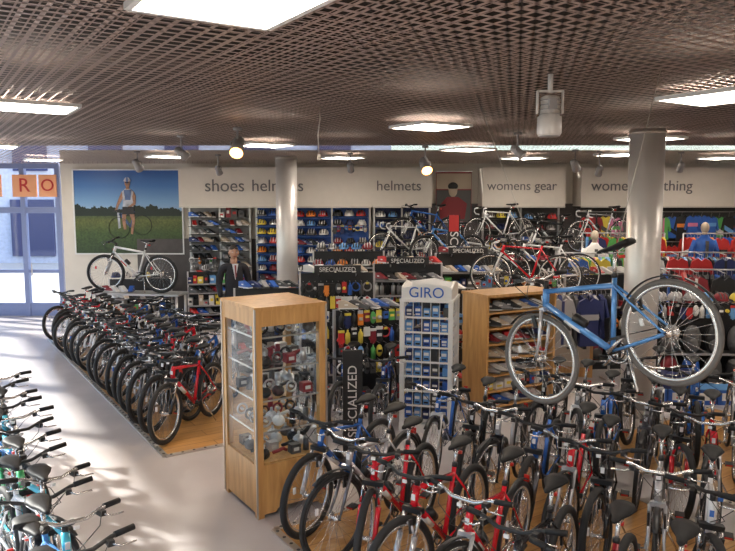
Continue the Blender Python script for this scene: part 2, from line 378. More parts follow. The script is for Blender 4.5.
def row(start,d,step,n,head,cols,kinds=('mtb',),z=.012,jit=.04,saddles=None):
    for i in range(n):
        p=Vector(start)+d*(step*i)
        a=math.atan2(head[1],head[0])+random.uniform(-.06,.06)
        c=cols[i%len(cols)]; f=random.choice(['silver','black','silver','white','grey',c]) if c!='black' else random.choice(['silver','black','red','white'])
        park((p.x+random.uniform(-jit,jit),p.y+random.uniform(-jit,jit)),(math.cos(a),math.sin(a)),z,random.uniform(-.06,.03),
             kind=kinds[i%len(kinds)],col=c,fork=f,steer=random.choice([0,1,2,2]),rim=random.choice([M_alu,M_alu,M_rimb]),dec='white' if c!='white' else 'blue',
             sad=saddles)
LH=(-.25,-.97)
row((-2.2,7.5,0),R,.42,17,LH,['red','black','silver','grey','blue','white','silver','black','red','silver','black','white','silver','red','dred','red','red'])
row(Vector((-2.2,7.5,0))+Q*1.3+R*1.3,R,.42,10,(.25,.97),['black','blue','silver','red','dred','navy','silver','white'],('hyb','mtb'))
row(Vector((-1.2,3.15,0))-R*.9-Q*.12,R,.37,15,(.62,-.78),['silver','lilac','cyan','lblue','cyan','white','cyan','green','lblue','cyan','silver','cyan','lblue','white','cyan'],('hyb','mtb'),z=.0)
row(cR+Q*.15-R*.25,-R,.44,8,(-.50,-.87),['blue','silver','red','red','red','black','dred','silver'],('mtb','hyb','mtb'))
RH=(-.40,-.91)
row(cR+Q*1.55-R*.1,-R,.38,9,RH,['blue','black','silver','blue','red','black','silver','white','blue','black'],('hyb','mtb'))
row(cR+Q*2.8-R*.2,-R,.38,9,RH,['black','silver','blue','grey','black','red','black'],('mtb','hyb'))
row(cR+Q*4.1-R*.3,-R,.40,8,RH,['grey','black','blue','silver','black','dred'],('mtb','hyb'))
row(cR+Q*5.3-R*1.3,-R,.42,6,RH,['black','black','silver','grey'],('mtb','hyb'))
for x,y,c in((-.75,7.8,'grey'),(-.3,7.6,'blue'),(.15,7.5,'navy')):
    park((x,y),(-.15,-.98),0,kind='mtb',col=c,fork='black',steer=2,dec='white')
ra=Vector((1.88,4.29,1.86)); fa=Vector((1.33,5.01,1.545))
def hang(o,ra,fa):
    f=(fa-ra).normalized(); l=Vector((0,0,1)).cross(f).normalized(); u=f.cross(l)
    Mx=Matrix((f,l,u)).transposed().to_4x4(); Mx.translation=ra-(Mx.to_3x3()@Vector((0,0,.338))); o.matrix_world=Mx; return Mx
o=bike('hyb','lblue','silver',0,M_alu,'white',tyre=M_rubsun); Mx=hang(o,ra,fa)
b=MB(); hp=Mx@Vector((.85,0,.93)); sp=Mx@Vector((.25,0,.88))
b.cyl(hp,(.84,5.55,CEIL),.003,0,n=5); b.cyl(sp,(1.84,4.5,CEIL),.003,0,n=5); b.torus(hp,.02,.004,0,n=10,m=4); b.obj('hanging_cable',[M_trim])
# ---------------- goods helpers ----------------
def helmet(b,x,y,z,c,s=1,c2=0):
    b.ell((x,y,z),(.10*s,.14*s,.10*s),c,nu=12,nv=5,z0=-.15,z1=1)
    for k in(-.05,0,.05): b.tube([(x+k*s,y-.135*s,z+.02),(x+k*s*1.05,y-.09*s,z+.085*s),(x+k*s,y,z+.098*s)],.010*s,c2,n=4)
    b.torus((x,y,z-.01),.1*s,.012*s,c2,n=12,m=4,ax='z')
def at(b,x,y,z,rz=0): b._s=b.M.copy(); b.M=b.M@Matrix.Translation((x,y,z))@Matrix.Rotation(rz,4,'Z')
def un(b): b.M=b._s
def shoe(b,x,y,z,c,s=1,rz=0):
    at(b,x,y,z,rz)
    b.prism([(-.13*s,0),(.14*s,0),(.15*s,.03*s),(.08*s,.055*s),(.02*s,.09*s),(-.05*s,.12*s),(-.13*s,.11*s)],-.04,.04,c); b.box((0.01,0,.008),(.28*s,.085,.016),P[random.choice(['dgrey','white'])]); b.box((-.02*s,0,.06*s),(.05*s,.084,.02*s),P['white'])
    un(b)
rc=random.choice
MC=['black','black','black','dgrey','dgrey','white','white','silver','red','blue','lblue','grey','navy','dred','yellow','orange','green','beige']
def packet(b,x,y,z):
    t=rc('ppgrblo'); c=P[rc(MC)]; c2=P[rc(['white','black','red','silver','yellow','white','black'])]; w=random.uniform(.05,.09); h=random.uniform(.12,.2)
    b.tube([(x,y+.08,z),(x,y-.03,z)],.003,P['silver'],n=4)
    at(b,x,y,z,random.uniform(-.25,.25))
    if t in 'p': b.box((0,0,-h*.6),(w,.03,h*.75),c); b.box((0,0,-h*.12),(w,.006,h*.24),c2); b.box((0,-.017,-h*.55),(w*.7,.004,h*.2),c2)
    elif t=='g':
        b.prism([(-.035,-.03),(-.04,-.12),(-.06,-.15),(-.05,-.17),(-.033,-.155),(-.034,-.21),(-.02,-.215),(-.016,-.18),(-.008,-.225),(.004,-.225),(.006,-.18),(.014,-.215),(.026,-.21),(.022,-.17),(.034,-.19),(.042,-.18),(.035,-.12),(.035,-.03)],-.015,.015,c); b.box((0,-.004,-.04),(.078,.032,.03),c2)
    elif t=='r': b.torus((0,0,-.08),.06,.012,c,n=14,m=5); b.box((0,0,-.03),(.04,.03,.03),c2)
    elif t=='b': b.tube([(0,0,-.20),(0,0,-.08),(0,0,-.06),(0,0,-.05),(0,0,-.02)],[.032,.032,.025,.013,.01],c,n=8)
    elif t=='l': b.cyl((0,-.03,-.1),(0,.02,-.1),.025,c,n=10); b.box((0,.015,-.09),(w*1.1,.004,.16),c2)
    else: b.ell((0,0,-.1),(.045,.03,.08),c,nu=8,nv=6); b.box((0,-.02,-.1),(.05,.03,.03),c2)
    un(b)
def shirt(b,x,y,z,w,h,c,th=.05,c2=None):
    at(b,x,y,z); hw=w/2
    b.prism([(-.06,0),(-hw*.75,-.05),(-hw*1.05,-.30),(-hw*.85,-.32),(-hw*.66,-.18),(-hw*.62,-h*.6),(-hw*.7,-h),(hw*.7,-h),(hw*.62,-h*.6),(hw*.66,-.18),(hw*.85,-.32),(hw*1.05,-.30),(hw*.75,-.05),(.06,0),(0,-.05)],-th/2,th/2,c)
    if c2 is not None:
        k=random.random()
        if k<.4: b.box((0,0,-h*.4),(hw*1.26,th+.01,.08),c2)
        elif k<.7: b.box((0,0,-h*.5),(.04,th+.012,h*.9),c2)
        else: b.prism([(-hw*.6,-.2),(hw*.6,-.32),(hw*.6,-.42),(-hw*.6,-.30)],-th/2-.006,th/2+.006,c2)
    b.tube([(0,0,-.02),(0,0,.04),(.02,0,.06),(0,0,.08)],.003,P['silver'],n=4)
    un(b)
def backpack(b,x,y,z,c,s=1):
    b.ell((x,y,z+.22*s),(.15*s,.10*s,.24*s),c,nu=12,nv=8); b.ell((x,y-.07*s,z+.14*s),(.11*s,.06*s,.12*s),P['dgrey'],nu=10,nv=6)
    for k in(-.06,.06): b.tube([(x+k,y+.08,z+.4*s),(x+k*1.3,y+.14,z+.25*s),(x+k,y+.08,z+.06*s)],.012,P['black'],n=5)
def shelfrow(b,x0,x1,y,z,kind,gap=None,hs=1):
    x=x0
    if kind=='helmet':
        x+=.10*hs
        while x<x1-.08:
            helmet(b,x,y-.02-.04*(hs-1),z+.05,P[rc(['white','silver','black','red','blue','grey','yellow','white','black','dgrey','dred','navy','orange','lblue'])],random.uniform(.85,1.0)*hs,P[rc(['black','dgrey','silver','white'])])
            x+=random.uniform(.20,.235)*hs
    elif kind=='shoe':
        x+=.12
        while x<x1-.06: shoe(b,x,y-.03,z+.01,P[rc(['black','dgrey','white','silver','black','grey','dred','navy','beige','red','blue'])],.9*hs,random.uniform(-1.3,-.2)); x+=random.uniform(.12,.18)
    elif kind=='box':
        while x<x1-.1:
            w=random.uniform(.07,.15); h=random.uniform(.08,.22); b.box((x+w/2,y,z+h/2),(w*.9,.2,h),P[rc(MC)],Matrix.Rotation(random.uniform(-.15,.15),3,'Z')); b.box((x+w/2,y-.112,z+h*.55),(w*.5,.004,h*.3),P[rc(['white','yellow','red','black'])]); x+=w+.01
    elif kind=='bottle':
        x+=.05
        while x<x1-.03:
            c=P[rc(['white','blue','red','silver','black','grey','white'])]; b.tube([(x,y,z),(x,y,z+.13),(x,y,z+.15),(x,y,z+.155),(x,y,z+.19)],[.036,.036,.03,.015,.012],c,n=8); x+=.09
    elif kind=='packet':
        x+=.05
        while x<x1-.03: packet(b,x,y-.05,z+.25); x+=.085
    elif kind=='pack':
        x+=.16
        while x<x1-.1: backpack(b,x,y-.05,z,P[rc(['black','blue','dgrey','black','navy','dred'])],.85); x+=.3
def gondola(x,y,rot,w=1.2,h=1.7,d=.5,sign='SPECIALIZED',kinds=('box','box','shoe','packet','packet'),back=None,seed=0,name='display_gondola'):
    random.seed(seed+100)
    b=MB(); bk=P[back or 'black']
    b.box((0,0,.06),(w,d,.12),P['black']); b.box((0,0,h/2),(w,.03,h-.02),bk)
    for sx in(-1,1):
        b.box((sx*w/2,0,h/2),(.03,.05,h),P['silver'])
        for sy in (-1,1): b.box((sx*w/2,sy*d/2,.1),(.03,.03,.2),P['black'])
    for side in(1,-1):
        b.M=Matrix.Rotation(0 if side==1 else math.pi,4,'Z')
        z=.13
        for i,k in enumerate(kinds):
            if z>h-.24: break
            if k!='packet': b.box((0,-d/4,z),(w,d/2,.015),P['dgrey']); b.box((0,-d/2,z),(w,.01,.03),P['grey'])
            shelfrow(b,-w/2,w/2,-d/4-.02 if k!='packet' else -.09,z+.012,k)
            z+={'packet':.215,'box':.26,'shoe':.19,'helmet':.2,'bottle':.24,'pack':.43}[k]
    b.M=Matrix.Identity(4)
    shelfrow(b,-w/2+.05,w/2-.05,0,h,rc(['box','helmet','shoe']) if not sign else 'shoe')
    if sign:
        b.box((0,-.12,h+.05),(w*.62,.05,.12),P['black']); 
        for s in(-1,1): b.tube([(s*w*.25,-.12,h+.0),(s*w*.25,0,h-.06)],.01,P['silver'],n=6)
    o=b.obj(name,None,(x,y,0),rot)
    if sign: text('header_sign',sign,(0,-.15,h+.05),w*.085,PAL[P['white']],parent=o,ext=.002)
    return o
pk='packet'
gondola(-.45,10.3,.1,1.1,1.62,.5,'SPECIALIZED',('box','helmet',pk,pk,pk,pk,pk),seed=1)
gondola(.65,11.3,-.05,1.1,1.66,.5,'SPECIALIZED',('shoe','shoe',pk,pk,pk,'bottle','shoe'),seed=2)
gondola(1.75,12.3,0,1.1,1.75,.5,'SPECIALIZED',('shoe','box','shoe','shoe','helmet','box','shoe'),seed=3)
gondola(-1.55,11.0,.15,1.1,1.3,.5,None,('shoe','shoe',pk,pk,'box'),seed=4)
gondola(-.35,12.9,0,1.3,1.75,.5,None,(pk,pk,'helmet',pk,pk,'box','helmet'),seed=5)
gondola(.0,8.9,.35,.9,1.3,.5,None,('box',pk,pk,pk,pk),seed=6)
gondola(.95,9.9,.3,.9,1.4,.5,None,('shoe',pk,pk,'shoe','box'),seed=7)
gondola(3.9,11.2,.1,1.5,1.5,.5,None,('pack',pk,pk,'box'),seed=8)
gondola(4.55,9.75,-.05,1.6,1.25,.5,None,('pack','pack',pk),seed=18)
gondola(6.3,9.5,.1,1.4,1.2,.5,None,('pack','pack',pk),seed=19)
gondola(-3.1,14.6,.2,1.3,1.2,.5,None,('shoe','shoe','box','shoe','box'),seed=9)
gondola(-4.9,15.0,.1,1.3,1.0,.5,None,('shoe','box','shoe'),seed=10)
gondola(3.2,13.6,0,1.3,1.5,.5,None,('helmet','helmet',pk,pk,pk),seed=11)
gondola(.7,13.4,.0,1.2,1.4,.5,None,('shoe','shoe','helmet',pk,pk),seed=14)
random.seed(5)
b=MB(); w,d,h=1.1,.5,1.5
for sx in(-1,1): b.box((sx*w/2,0,h/2),(.03,d,h),P['ply'])
b.box((0,0,h),(w+.06,d+.04,.035),P['ply']); b.box((0,d/2,h/2),(w,.02,h),P['ply'])
for i,k in enumerate(('shoe','box','shoe','shoe','shoe','shoe','shoe')): z=.08+i*.2; b.box((0,0,z),(w,d*.95,.02),P['ply']); shelfrow(b,-w/2+.03,w/2-.03,-.08,z+.012,k)
b.obj('plywood_shelf_unit',None,(1.85,9.0,0),.5)
b=MB(); b.box((0,0,.57),(1.9,.7,1.14),P['ply']); b.box((0,0,1.155),(1.96,.76,.03),P['ply']); b.box((0,0,.05),(1.86,.66,.1),P['black']); 
for i in(-1,1): b.box((i*.48,-.352,.6),(.85,.01,.9),P['beige'])
b.obj('plywood_podium',None,(2.6,11.0,0),-.3)
park((1.95,11.0),(-.95,.28),1.17,kind='road',col='red',fork='white',steer=0,dec='white')
park((2.35,11.35),(-.93,.35),1.17,kind='road',col='white',fork='black',steer=2,dec='black')
b=MB(); b.box((0,0,.9),(1.7,.5,.04),P['silver']); 
for sx in(-.8,.8):
    for sy in(-.2,.2): b.cyl((sx,sy,0),(sx,sy,.9),.025,P['silver'])
b.box((0,0,.35),(1.64,.44,.02),P['silver'])
shelfrow(b,-.8,.8,0,.36,'box'); shelfrow(b,-.8,-.0,0,.92,'shoe')
b.obj('bike_display_stand',None,(-4.35,13.35,0),-.15)
o=park((-4.95,13.4),(-.97,.2),.92,kind='mtb',col='white',fork='silver',steer=1,dec='red'); o.scale=(1.08,)*3
# ---------------- glass cabinet ----------------
random.seed(3)
b=MB(); a,d,h=.66,.72,1.8; pw=.06
for x in(0,a):
    for y in(0,d): b.box((x+(pw/2 if x==0 else -pw/2),y+(pw/2 if y==0 else -pw/2),h/2),(pw,pw,h),P['ply'])
b.box((a/2,d/2,h-.01),(a+.02,d+.02,.03),P['ply'])
hb_=.46
for y in(.012,d-.012):
    b.box((a/2,y,h-.09),(a-2*pw,.02,.14),P['ply'])
    b.prism([(pw,.03),(a*.25,.03),(a*.3,.07),(a*.7,.07),(a*.75,.03),(a-pw,.03),(a-pw,hb_),(pw,hb_)],y-.01,y+.01,P['ply'])
    b.box((a/2,y,(h-.16+hb_)/2),(a-2*pw,.006,h-.16-hb_),P['glass'])
for x in(.012,a-.012):
    b.box((x,d/2,h-.09),(.02,d-2*pw,.14),P['ply']); b.box((x,d/2,hb_/2+.02),(.02,d-2*pw,hb_-.04),P['ply'])
    b.box((x,d/2,(h-.16+hb_)/2),(.006,d-2*pw,h-.16-hb_),P['glass'])
b.box((a/2,d/2,hb_),(a-.05,d-.05,.02),P['ply'])
for x in(-.004,a+.004):
    for y in(-.004,d+.004): b.box((x,y,h/2),(.014,.014,h-.02),P['trim'])
for i in range(1,5):
    z=hb_+.27*i; b.box((a/2,d/2,z),(a-.05,d-.05,.008),P['glass']); b.box((a/2,.03,z),(a-.1,.006,.014),P['trim']); b.box((.03,d/2,z),(.006,d-.1,.014),P['trim'])
for i in range(0,5):
    z=hb_+.27*i+.01
    for gx in range(4):
        for gy in range(4):
            x=.13+gx*.135+random.uniform(-.02,.02); y=.13+gy*.15+random.uniform(-.02,.02); c=P[rc(['black','silver','black','dgrey','silver','black','white','dgrey','dred'])]
            t=rc('abcdee')
            if t=='a': b.torus((x,y,z+.055),.045,.01,c,n=16,m=5); b.cyl((x,y-.02,z+.055),(x,y+.02,z+.055),.014,P['silver'])
            elif t=='b': b.box((x,y,z+.04),(.09,.08,.08),c); b.box((x,y-.042,z+.04),(.05,.004,.03),P['white'])
            elif t=='c': b.cyl((x,y,z),(x,y,z+.11),.03,c,n=12,r2=.022)
            elif t=='d': b.tube([(x-.06,y,z+.03),(x-.02,y-.03,z+.05),(x+.03,y-.02,z+.06),(x+.07,y,z+.03)],.016,c,n=6)
            else: b.ell((x,y,z+.04),(.055,.06,.05),c,nu=10,nv=6); b.cyl((x,y,z),(x,y,z+.12),.012,P['silver'])
b.obj('glass_display_cabinet',None,(-.92,5.64,0),A)
b=MB(); b.box((0,0,.66),(.2,.03,1.05),P['black']); b.box((0,.0,.02),(.3,.25,.03),P['black']); b.cyl((0,.02,.02),(0,.02,.9),.012,P['silver'])
o=b.obj('vertical_banner',None,(-.15,6.9,0),.1)
text('banner_text','SPECIALIZED',(0,-.02,.66),.13,PAL[P['white']],parent=o,ext=.002).rotation_euler=(math.pi/2,-math.pi/2,0)
# ---------------- spinner ----------------
random.seed(9)
b=MB(); w=.56
b.box((0,0,.05),(w+.06,w+.06,.1),P['white'])
for sx in(-1,1):
    for sy in(-1,1): b.box((sx*w/2,sy*w/2,.8),(.05,.05,1.5),P['white'])
b.box((0,0,.8),(.2,.2,1.45),P['dgrey'])
for k in range(4):
    b.M=Matrix.Rotation(k*math.pi/2,4,'Z')
    for j in range(6): b.cyl((-w/2+.025+j*.102,-w/2,.1),(-w/2+.025+j*.102,-w/2,1.54),.005,P['white'],n=5)
    for i in range(8):
        z=.14+i*.172
        b.box((0,-w/2,z),(w,.012,.022),P['white'])
        for j in range(5):
            x=-w/2+.075+j*.102; c=P[rc(['lblue','blue','lblue','blue','navy','dgrey','lblue'])]; hh=random.uniform(.09,.125)
            if random.random()<.1: continue
            b.box((x,-w/2+.06,z+hh/2+.01),(.07,.07,hh),c); b.box((x,-w/2+.023,z+hh*.75),(.055,.006,hh*.28),P['white']); b.box((x,-w/2+.023,z+.035),(.05,.006,.018),P[rc(['black','white','navy'])])
b.M=Matrix.Identity(4)
b.box((0,0,1.54),(w+.06,w+.06,.03),P['white'])
for k in range(4):
    b.M=Matrix.Rotation(k*math.pi/2,4,'Z'); b.prism([(-w/2,1.55),(w/2,1.55),(w/2,1.70),(0,1.74),(-w/2,1.68)],-w/2-.01,-w/2+.01,P['white'])
b.M=Matrix.Identity(4)
o=b.obj('merchandise_spinner',None,(.74,8.15,0),-.25)
text('spinner_sign','GIRO',(0,-w/2-.014,1.63),.17,PAL[P['blue']],parent=o,ext=.002)
# ---------------- wall bays ----------------
def bay(x0,x1,back,kinds,z0=.25,seed=1,hs=1,name='wall_shelving'):
    random.seed(seed); b=MB(); w=x1-x0; b.box((w/2,.28,1.26),(w,.03,2.48),P[back])
    ns=max(2,round(w/.85))
    for x in range(ns+1): b.box((w*x/ns,.25,1.26),(.04,.06,2.48),P['silver'])
    b.box((w/2,.1,.1),(w,.36,.2),P['black'])
    n=len(kinds)
    for s in range(ns):
        zo=random.uniform(-.02,.02)
        for i,k in enumerate(kinds):
            z=z0+(2.48-z0)*i/n+zo
            kk=k if random.random()<.85 else rc(['helmet','packet','box','shoe'])
            if kk!='packet' : b.box((w*(s+.5)/ns,.1,z),(w/ns-.05,.28,.012),P['dgrey' if back!='blue' else 'blue'])
            shelfrow(b,w*s/ns+.02,w*(s+1)/ns-.02,.10,z+.01,kk,hs=hs)
    return b.obj(name,None,(x0,YB-.42,0),0)
bay(-4.0,-2.65,'grey',('box',)+('shoe',)*11,seed=21,hs=1.1)
bay(-2.5,0.05,'blue',('box',)+('helmet',)*10,seed=22,hs=1.2)
bay(2.6,4.3,'dgrey',('shoe','shoe',pk,pk,pk,pk,'helmet','helmet','helmet'),seed=23,hs=1.15)
bay(.15,1.4,'navy',('box','box')+('helmet',)*8,seed=24,hs=1.2)
for i,(x,y,z,c,k) in enumerate(((.3,14.5,1.35,'white','road'),(1.15,14.1,1.3,'lblue','mtb'),(2.3,14.7,1.65,'white','road'),(.75,14.7,1.65,'blue','mtb'),(3.4,14.6,1.45,'black','mtb'),(1.9,14.5,1.0,'white','mtb'),(4.4,14.5,1.6,'silver','road'))):
    park((x,y),(-.9,-.3),z,kind=k,col=c,fork='white',steer=0)
    b=MB(); b.cyl((0,0,0),(0,0,z+.2),.03,P['silver']); b.box((0,0,.02),(.44,.44,.04),P['black']); b.box((0,0,z+.2),(.12,.1,.03),P['silver']); b.obj('bike_stand_pole',None,(x+.6,y+.2,0))
b=MB(); b.box((0,0,0),(.8,.04,1.15),P['dred']); b.box((0,-.022,-.2),(.78,.006,.7),P['dgrey']); b.box((0,-.023,.35),(.78,.006,.35),P['beige']); b.prism([(-.3,-.5),(.25,-.5),(.3,-.15),(.1,.0),(-.15,.0),(-.33,-.2)],-.035,-.025,P['dred']); b.ell((-.02,-.02,.14),(.11,.02,.15),P['beige']); b.ell((-.02,-.024,.24),(.12,.02,.09),P['black']); b.box((0,-.02,.57),(.82,.02,.02),P['silver']); b.box((0,-.02,-.57),(.82,.02,.02),P['silver'])
b.obj('wall_picture',None,(1.95,YB-.05,2.75))
b=MB(); b.box((0,0,1.25),(.22,.03,2.3),P['black']); b.box((0,-.017,2.25),(.18,.004,.3),P['red']); b.cyl((0,.03,0),(0,.03,2.4),.012,P['silver']); b.box((0,0,.03),(.4,.3,.06),P['black'])
o=b.obj('vertical_banner',None,(1.6,13.0,0))
text('banner_text','SCOTT',(0,-.02,1.75),.22,PAL[P['white']],parent=o,ext=.002).rotation_euler=(math.pi/2,math.pi/2,0)
# ---------------- clothing ----------------
def clothes_rack(x,y,rot,L,cols,h=1.5,seed=0,front=True):
    random.seed(seed); b=MB()
    for s in(-1,1):
        b.cyl((s*L/2,0,0),(s*L/2,0,h),.016,P['silver']); b.cyl((s*L/2,-.25,.03),(s*L/2,.25,.03),.016,P['silver'])
    b.cyl((-L/2,0,h),(L/2,0,h),.014,P['silver'])
    t=-L/2+.1
    while t<L/2-.05:
        b.M=Matrix.Translation((t,0,0))@Matrix.Rotation(math.pi/2+random.uniform(-.35,.35),4,'Z')
        shirt(b,0,0,h-.08,.46,random.uniform(.62,.8),P[rc(cols)],.045,P[rc(cols+['white'])] if random.random()<.5 else None); t+=.07
    b.M=Matrix.Identity(4)
    if front:
        for k in range(int(L/.4)):
            xx=-L/2+.2+k*.4; b.tube([(xx,0,h),(xx,-.34,h-.02)],.008,P['silver'],n=5); shirt(b,xx,-.34,h-.08,.42,.68,P[rc(cols)],.05,P[rc(cols+['white'])])
    b.obj('clothes_rack',None,(x,y,0),rot)
CB=['black','blue','navy','lblue','dgrey','red']; CR=['red','black','orange','blue','dred','white','dgrey']; CG=['blue','lblue','black','green','white','pink','yellow','navy','red']
clothes_rack(5.3,14.5,0,1.7,CG,2.0,1); clothes_rack(7.3,14.4,.1,1.7,CR,2.0,2); clothes_rack(5.7,12.5,-.1,1.7,CB+['white','red'],1.75,3)
clothes_rack(7.5,12.5,.2,1.6,CG+['red'],1.85,4); clothes_rack(3.0,10.0,.15,1.1,['black','dgrey','navy','grey'],1.4,5)
clothes_rack(5.2,10.9,-.15,1.5,['black','dgrey','navy','blue','black','dred'],1.6,6); clothes_rack(6.9,11.0,.2,1.4,['black','blue','red','dgrey'],1.65,8); clothes_rack(4.0,12.4,.1,1.2,CG,1.75,9)
random.seed(31); b=MB()
b.box((2.4,.2,1.25),(4.8,.04,2.46),P['dgrey'])
for zz in(2.42,1.75,1.05):
    b.cyl((0,0.05,zz),(4.8,.05,zz),.012,P['silver'])
    for k in range(22): shirt(b,.15+k*.213,-.02+random.uniform(-.09,.03),zz-.07+random.uniform(-.05,0),.34,random.uniform(.45,.6),P[rc(CR+CG+CB)],.05,P[rc(CR+CG)])
    for k in range(13): b.cyl((k*.4,.05,zz),(k*.4,.2,zz),.01,P['silver'],n=5)
b.obj('wall_clothing_display',None,(4.7,YB-.36,0))
def mannequin(x,y,c,z=.25):
    b=MB(); b.box((0,0,-z/2),(.6,.6,z),P['ply']); b.box((0,0,-z+.02),(.62,.62,.04),P['black'])
    b.cyl((0,0,0),(0,0,1.2),.02,P['silver']); b.cyl((0,0,0),(0,0,.03),.18,P['silver'],n=20)
    rings=[]
    for zz,rx,ry in((1.0,.17,.11),(1.2,.15,.11),(1.35,.17,.12),(1.5,.2,.13),(1.60,.19,.11),(1.66,.10,.08),(1.72,.06,.06)):
        rings.append([Vector((rx*math.cos(k*math.pi/8),ry*math.sin(k*math.pi/8),zz)) for k in range(16)])
    b.loft(rings,P[c])
    for s in(-1,1): b.tube([(s*.17,0,1.60),(s*.24,.0,1.42),(s*.27,-.02,1.18)],[.06,.055,.045],P[c],n=8)
    b.box((0,-.0,1.4),(.06,.26,.4),P['dgrey'])
    b.ell((0,0,1.85),(.075,.09,.11),P['beige']); b.tube([(0,0,1.70),(0,0,1.78)],.05,P['beige'])
    b.obj('mannequin',None,(x,y,z))
mannequin(6.5,13.5,'blue',.3); mannequin(4.35,13.4,'white',.15)
random.seed(12)
b=MB()
for i in range(4):
    b.box((i*.32,0,.10),(.3,.3,.2),P['blue']); b.box((i*.32,-.152,.11),(.2,.004,.1),P['white']); b.box((i*.32,0,.205),(.3,.31,.01),P['lblue'])
    if i<2: b.box((i*.32+.1,0,.31),(.3,.3,.2),P['navy']); b.box((i*.32+.1,-.152,.32),(.2,.004,.08),P['white'])
b.obj('shoe_box_stack',None,(3.8,9.15,0),-.05)
def spot(x,y,z,lit,s=1,yaw=0,name='track_spotlight'):
    b=MB(); b.cyl((0,0,.0),(0,0,CEIL-z),.012,0); b.cyl((0,0,CEIL-z-.03),(0,0,CEIL-z),.05,0,n=14)
    t=math.radians(50); d=Vector((0,-math.sin(t),-math.cos(t)))
    b.tube([(-.06*s,0,-.03),(-.06*s,0,.02),(0,0,.04),(.06*s,0,.02),(.06*s,0,-.03)],.007,0,n=6)
    c=Vector((0,0,-.03)); b.tube([c-d*.1*s,c-d*.08*s,c,c+d*.09*s],[.02*s,.045*s,.05*s,.062*s],0,n=16)
    b.cyl(c+d*.091*s,c+d*.095*s,.052*s,1,n=16)
    o=b.obj(name,[PAL[P['grey']],M_bulb if lit else M_frame],(x,y,z),yaw)
    if lit:
        l=bpy.data.lights.new('spot_bulb','SPOT'); l.energy=170; l.color=(1,.7,.4); l.spot_size=1.6; l.shadow_soft_size=.05
        lo=bpy.data.objects.new('spot_bulb',l); COL.objects.link(lo); lo.parent=o; lo.location=c+d*.13; lo.rotation_euler=(-t,0,0)
for a_ in((-1.48,8.1,3.32,True,1.4,0),(-2.36,9,3.3,False,1,2),(.88,10.8,3.24,True,1.5,.2),(-3.9,12,3.3,False,1.2,3),(1.84,8.7,3.3,False,1,1),(3.4,11.6,3.28,False,1.2,2.5),(3.9,11.9,3.2,False,1,3),(-2.7,12.8,3.25,False,1,3),(5.4,12.2,3.28,False,1,3),(-.3,12.4,3.28,False,1,3)): spot(*a_)
b=MB(); b.cyl((0,0,.12),(0,0,.24),.018,0); b.box((0,0,.13),(.17,.03,.012),0)
for s in(-1,1): b.box((s*.083,0,.06),(.01,.03,.15),0)
b.tube([(0,0,.1),(0,0,.09),(0,0,-.03),(0,0,-.035),(0,0,-.14),(0,0,-.16)],[.04,.06,.065,.078,.08,.07],0,n=24)
for k in range(4): b.torus((0,0,.07-.03*k),.064,.004,1,n=24,m=5,ax='z')
b.cyl((0,0,-.161),(0,0,-.165),.066,1,n=24)
b.box((0,-.07,.04),(.05,.03,.07),1)
b.obj('ceiling_floodlight',[M_lampw,PAL[P['grey']]],(1.2,4.7,3.26))
b=MB(); b.tube([(0,0,0),(.01,0,-.1),(-.01,0,-.25),(.0,0,-.42)],.005,0,n=5); b.box((0,0,-.44),(.03,.03,.05),0); b.obj('ceiling_wire',[M_trim],(-.43,6.3,CEIL))
# ---------------- mural ----------------
mm=bpy.data.materials.new('mural_print'); mm.use_nodes=True; nt=mm.node_tree; bs=nt.nodes['Principled BSDF']; bs.inputs['Roughness'].default_value=.4
L=nt.links.new
tc=nt.nodes.new('ShaderNodeTexCoord'); sx=nt.nodes.new('ShaderNodeSeparateXYZ'); L(tc.outputs['Object'],sx.inputs[0])
mr=nt.nodes.new('ShaderNodeMapRange'); mr.inputs['From Min'].default_value=-.95; mr.inputs['From Max'].default_value=.95; L(sx.outputs['Z'],mr.inputs[0])
cr=nt.nodes.new('ShaderNodeValToRGB'); L(mr.outputs[0],cr.inputs[0])
e=cr.color_ramp.elements; e[0].color=(.02,.045,.012,1); e[1].color=(.02,.09,.32,1)
for p,c in((.25,(.05,.09,.02)),(.40,(.11,.13,.03)),(.46,(.05,.08,.03)),(.47,(.35,.50,.68)),(.60,(.20,.38,.64)),(.8,(.06,.19,.48))):
    q=e.new(p); q.color=(*c,1)
# tree line: height follows noise along x
nz=nt.nodes.new('ShaderNodeTexNoise'); nz.inputs['Scale'].default_value=14; nz.inputs['Detail'].default_value=8; nz.inputs['Roughness'].default_value=.7; L(tc.outputs['Object'],nz.inputs['Vector'])
nx_=nt.nodes.new('ShaderNodeTexNoise'); nx_.noise_dimensions='1D'; nx_.inputs['Scale'].default_value=3.0; nx_.inputs['Detail'].default_value=3; L(sx.outputs['X'],nx_.inputs['W'])
m1=nt.nodes.new('ShaderNodeMath'); m1.operation='MULTIPLY'; m1.inputs[1].default_value=.45; L(nx_.outputs['Fac'],m1.inputs[0])
m2=nt.nodes.new('ShaderNodeMath'); m2.operation='MULTIPLY_ADD'; m2.inputs[1].default_value=.16; L(nz.outputs['Fac'],m2.inputs[0]); L(m1.outputs[0],m2.inputs[2])
top=nt.nodes.new('ShaderNodeMath'); top.operation='SUBTRACT'; top.inputs[1].default_value=.20; L(m2.outputs[0],top.inputs[0])
lt=nt.nodes.new('ShaderNodeMath'); lt.operation='LESS_THAN'; L(sx.outputs['Z'],lt.inputs[0]); L(top.outputs[0],lt.inputs[1])
gt=nt.nodes.new('ShaderNodeMath'); gt.operation='GREATER_THAN'; gt.inputs[1].default_value=-.09; L(sx.outputs['Z'],gt.inputs[0])
an=nt.nodes.new('ShaderNodeMath'); an.operation='MULTIPLY'; L(lt.outputs[0],an.inputs[0]); L(gt.outputs[0],an.inputs[1])
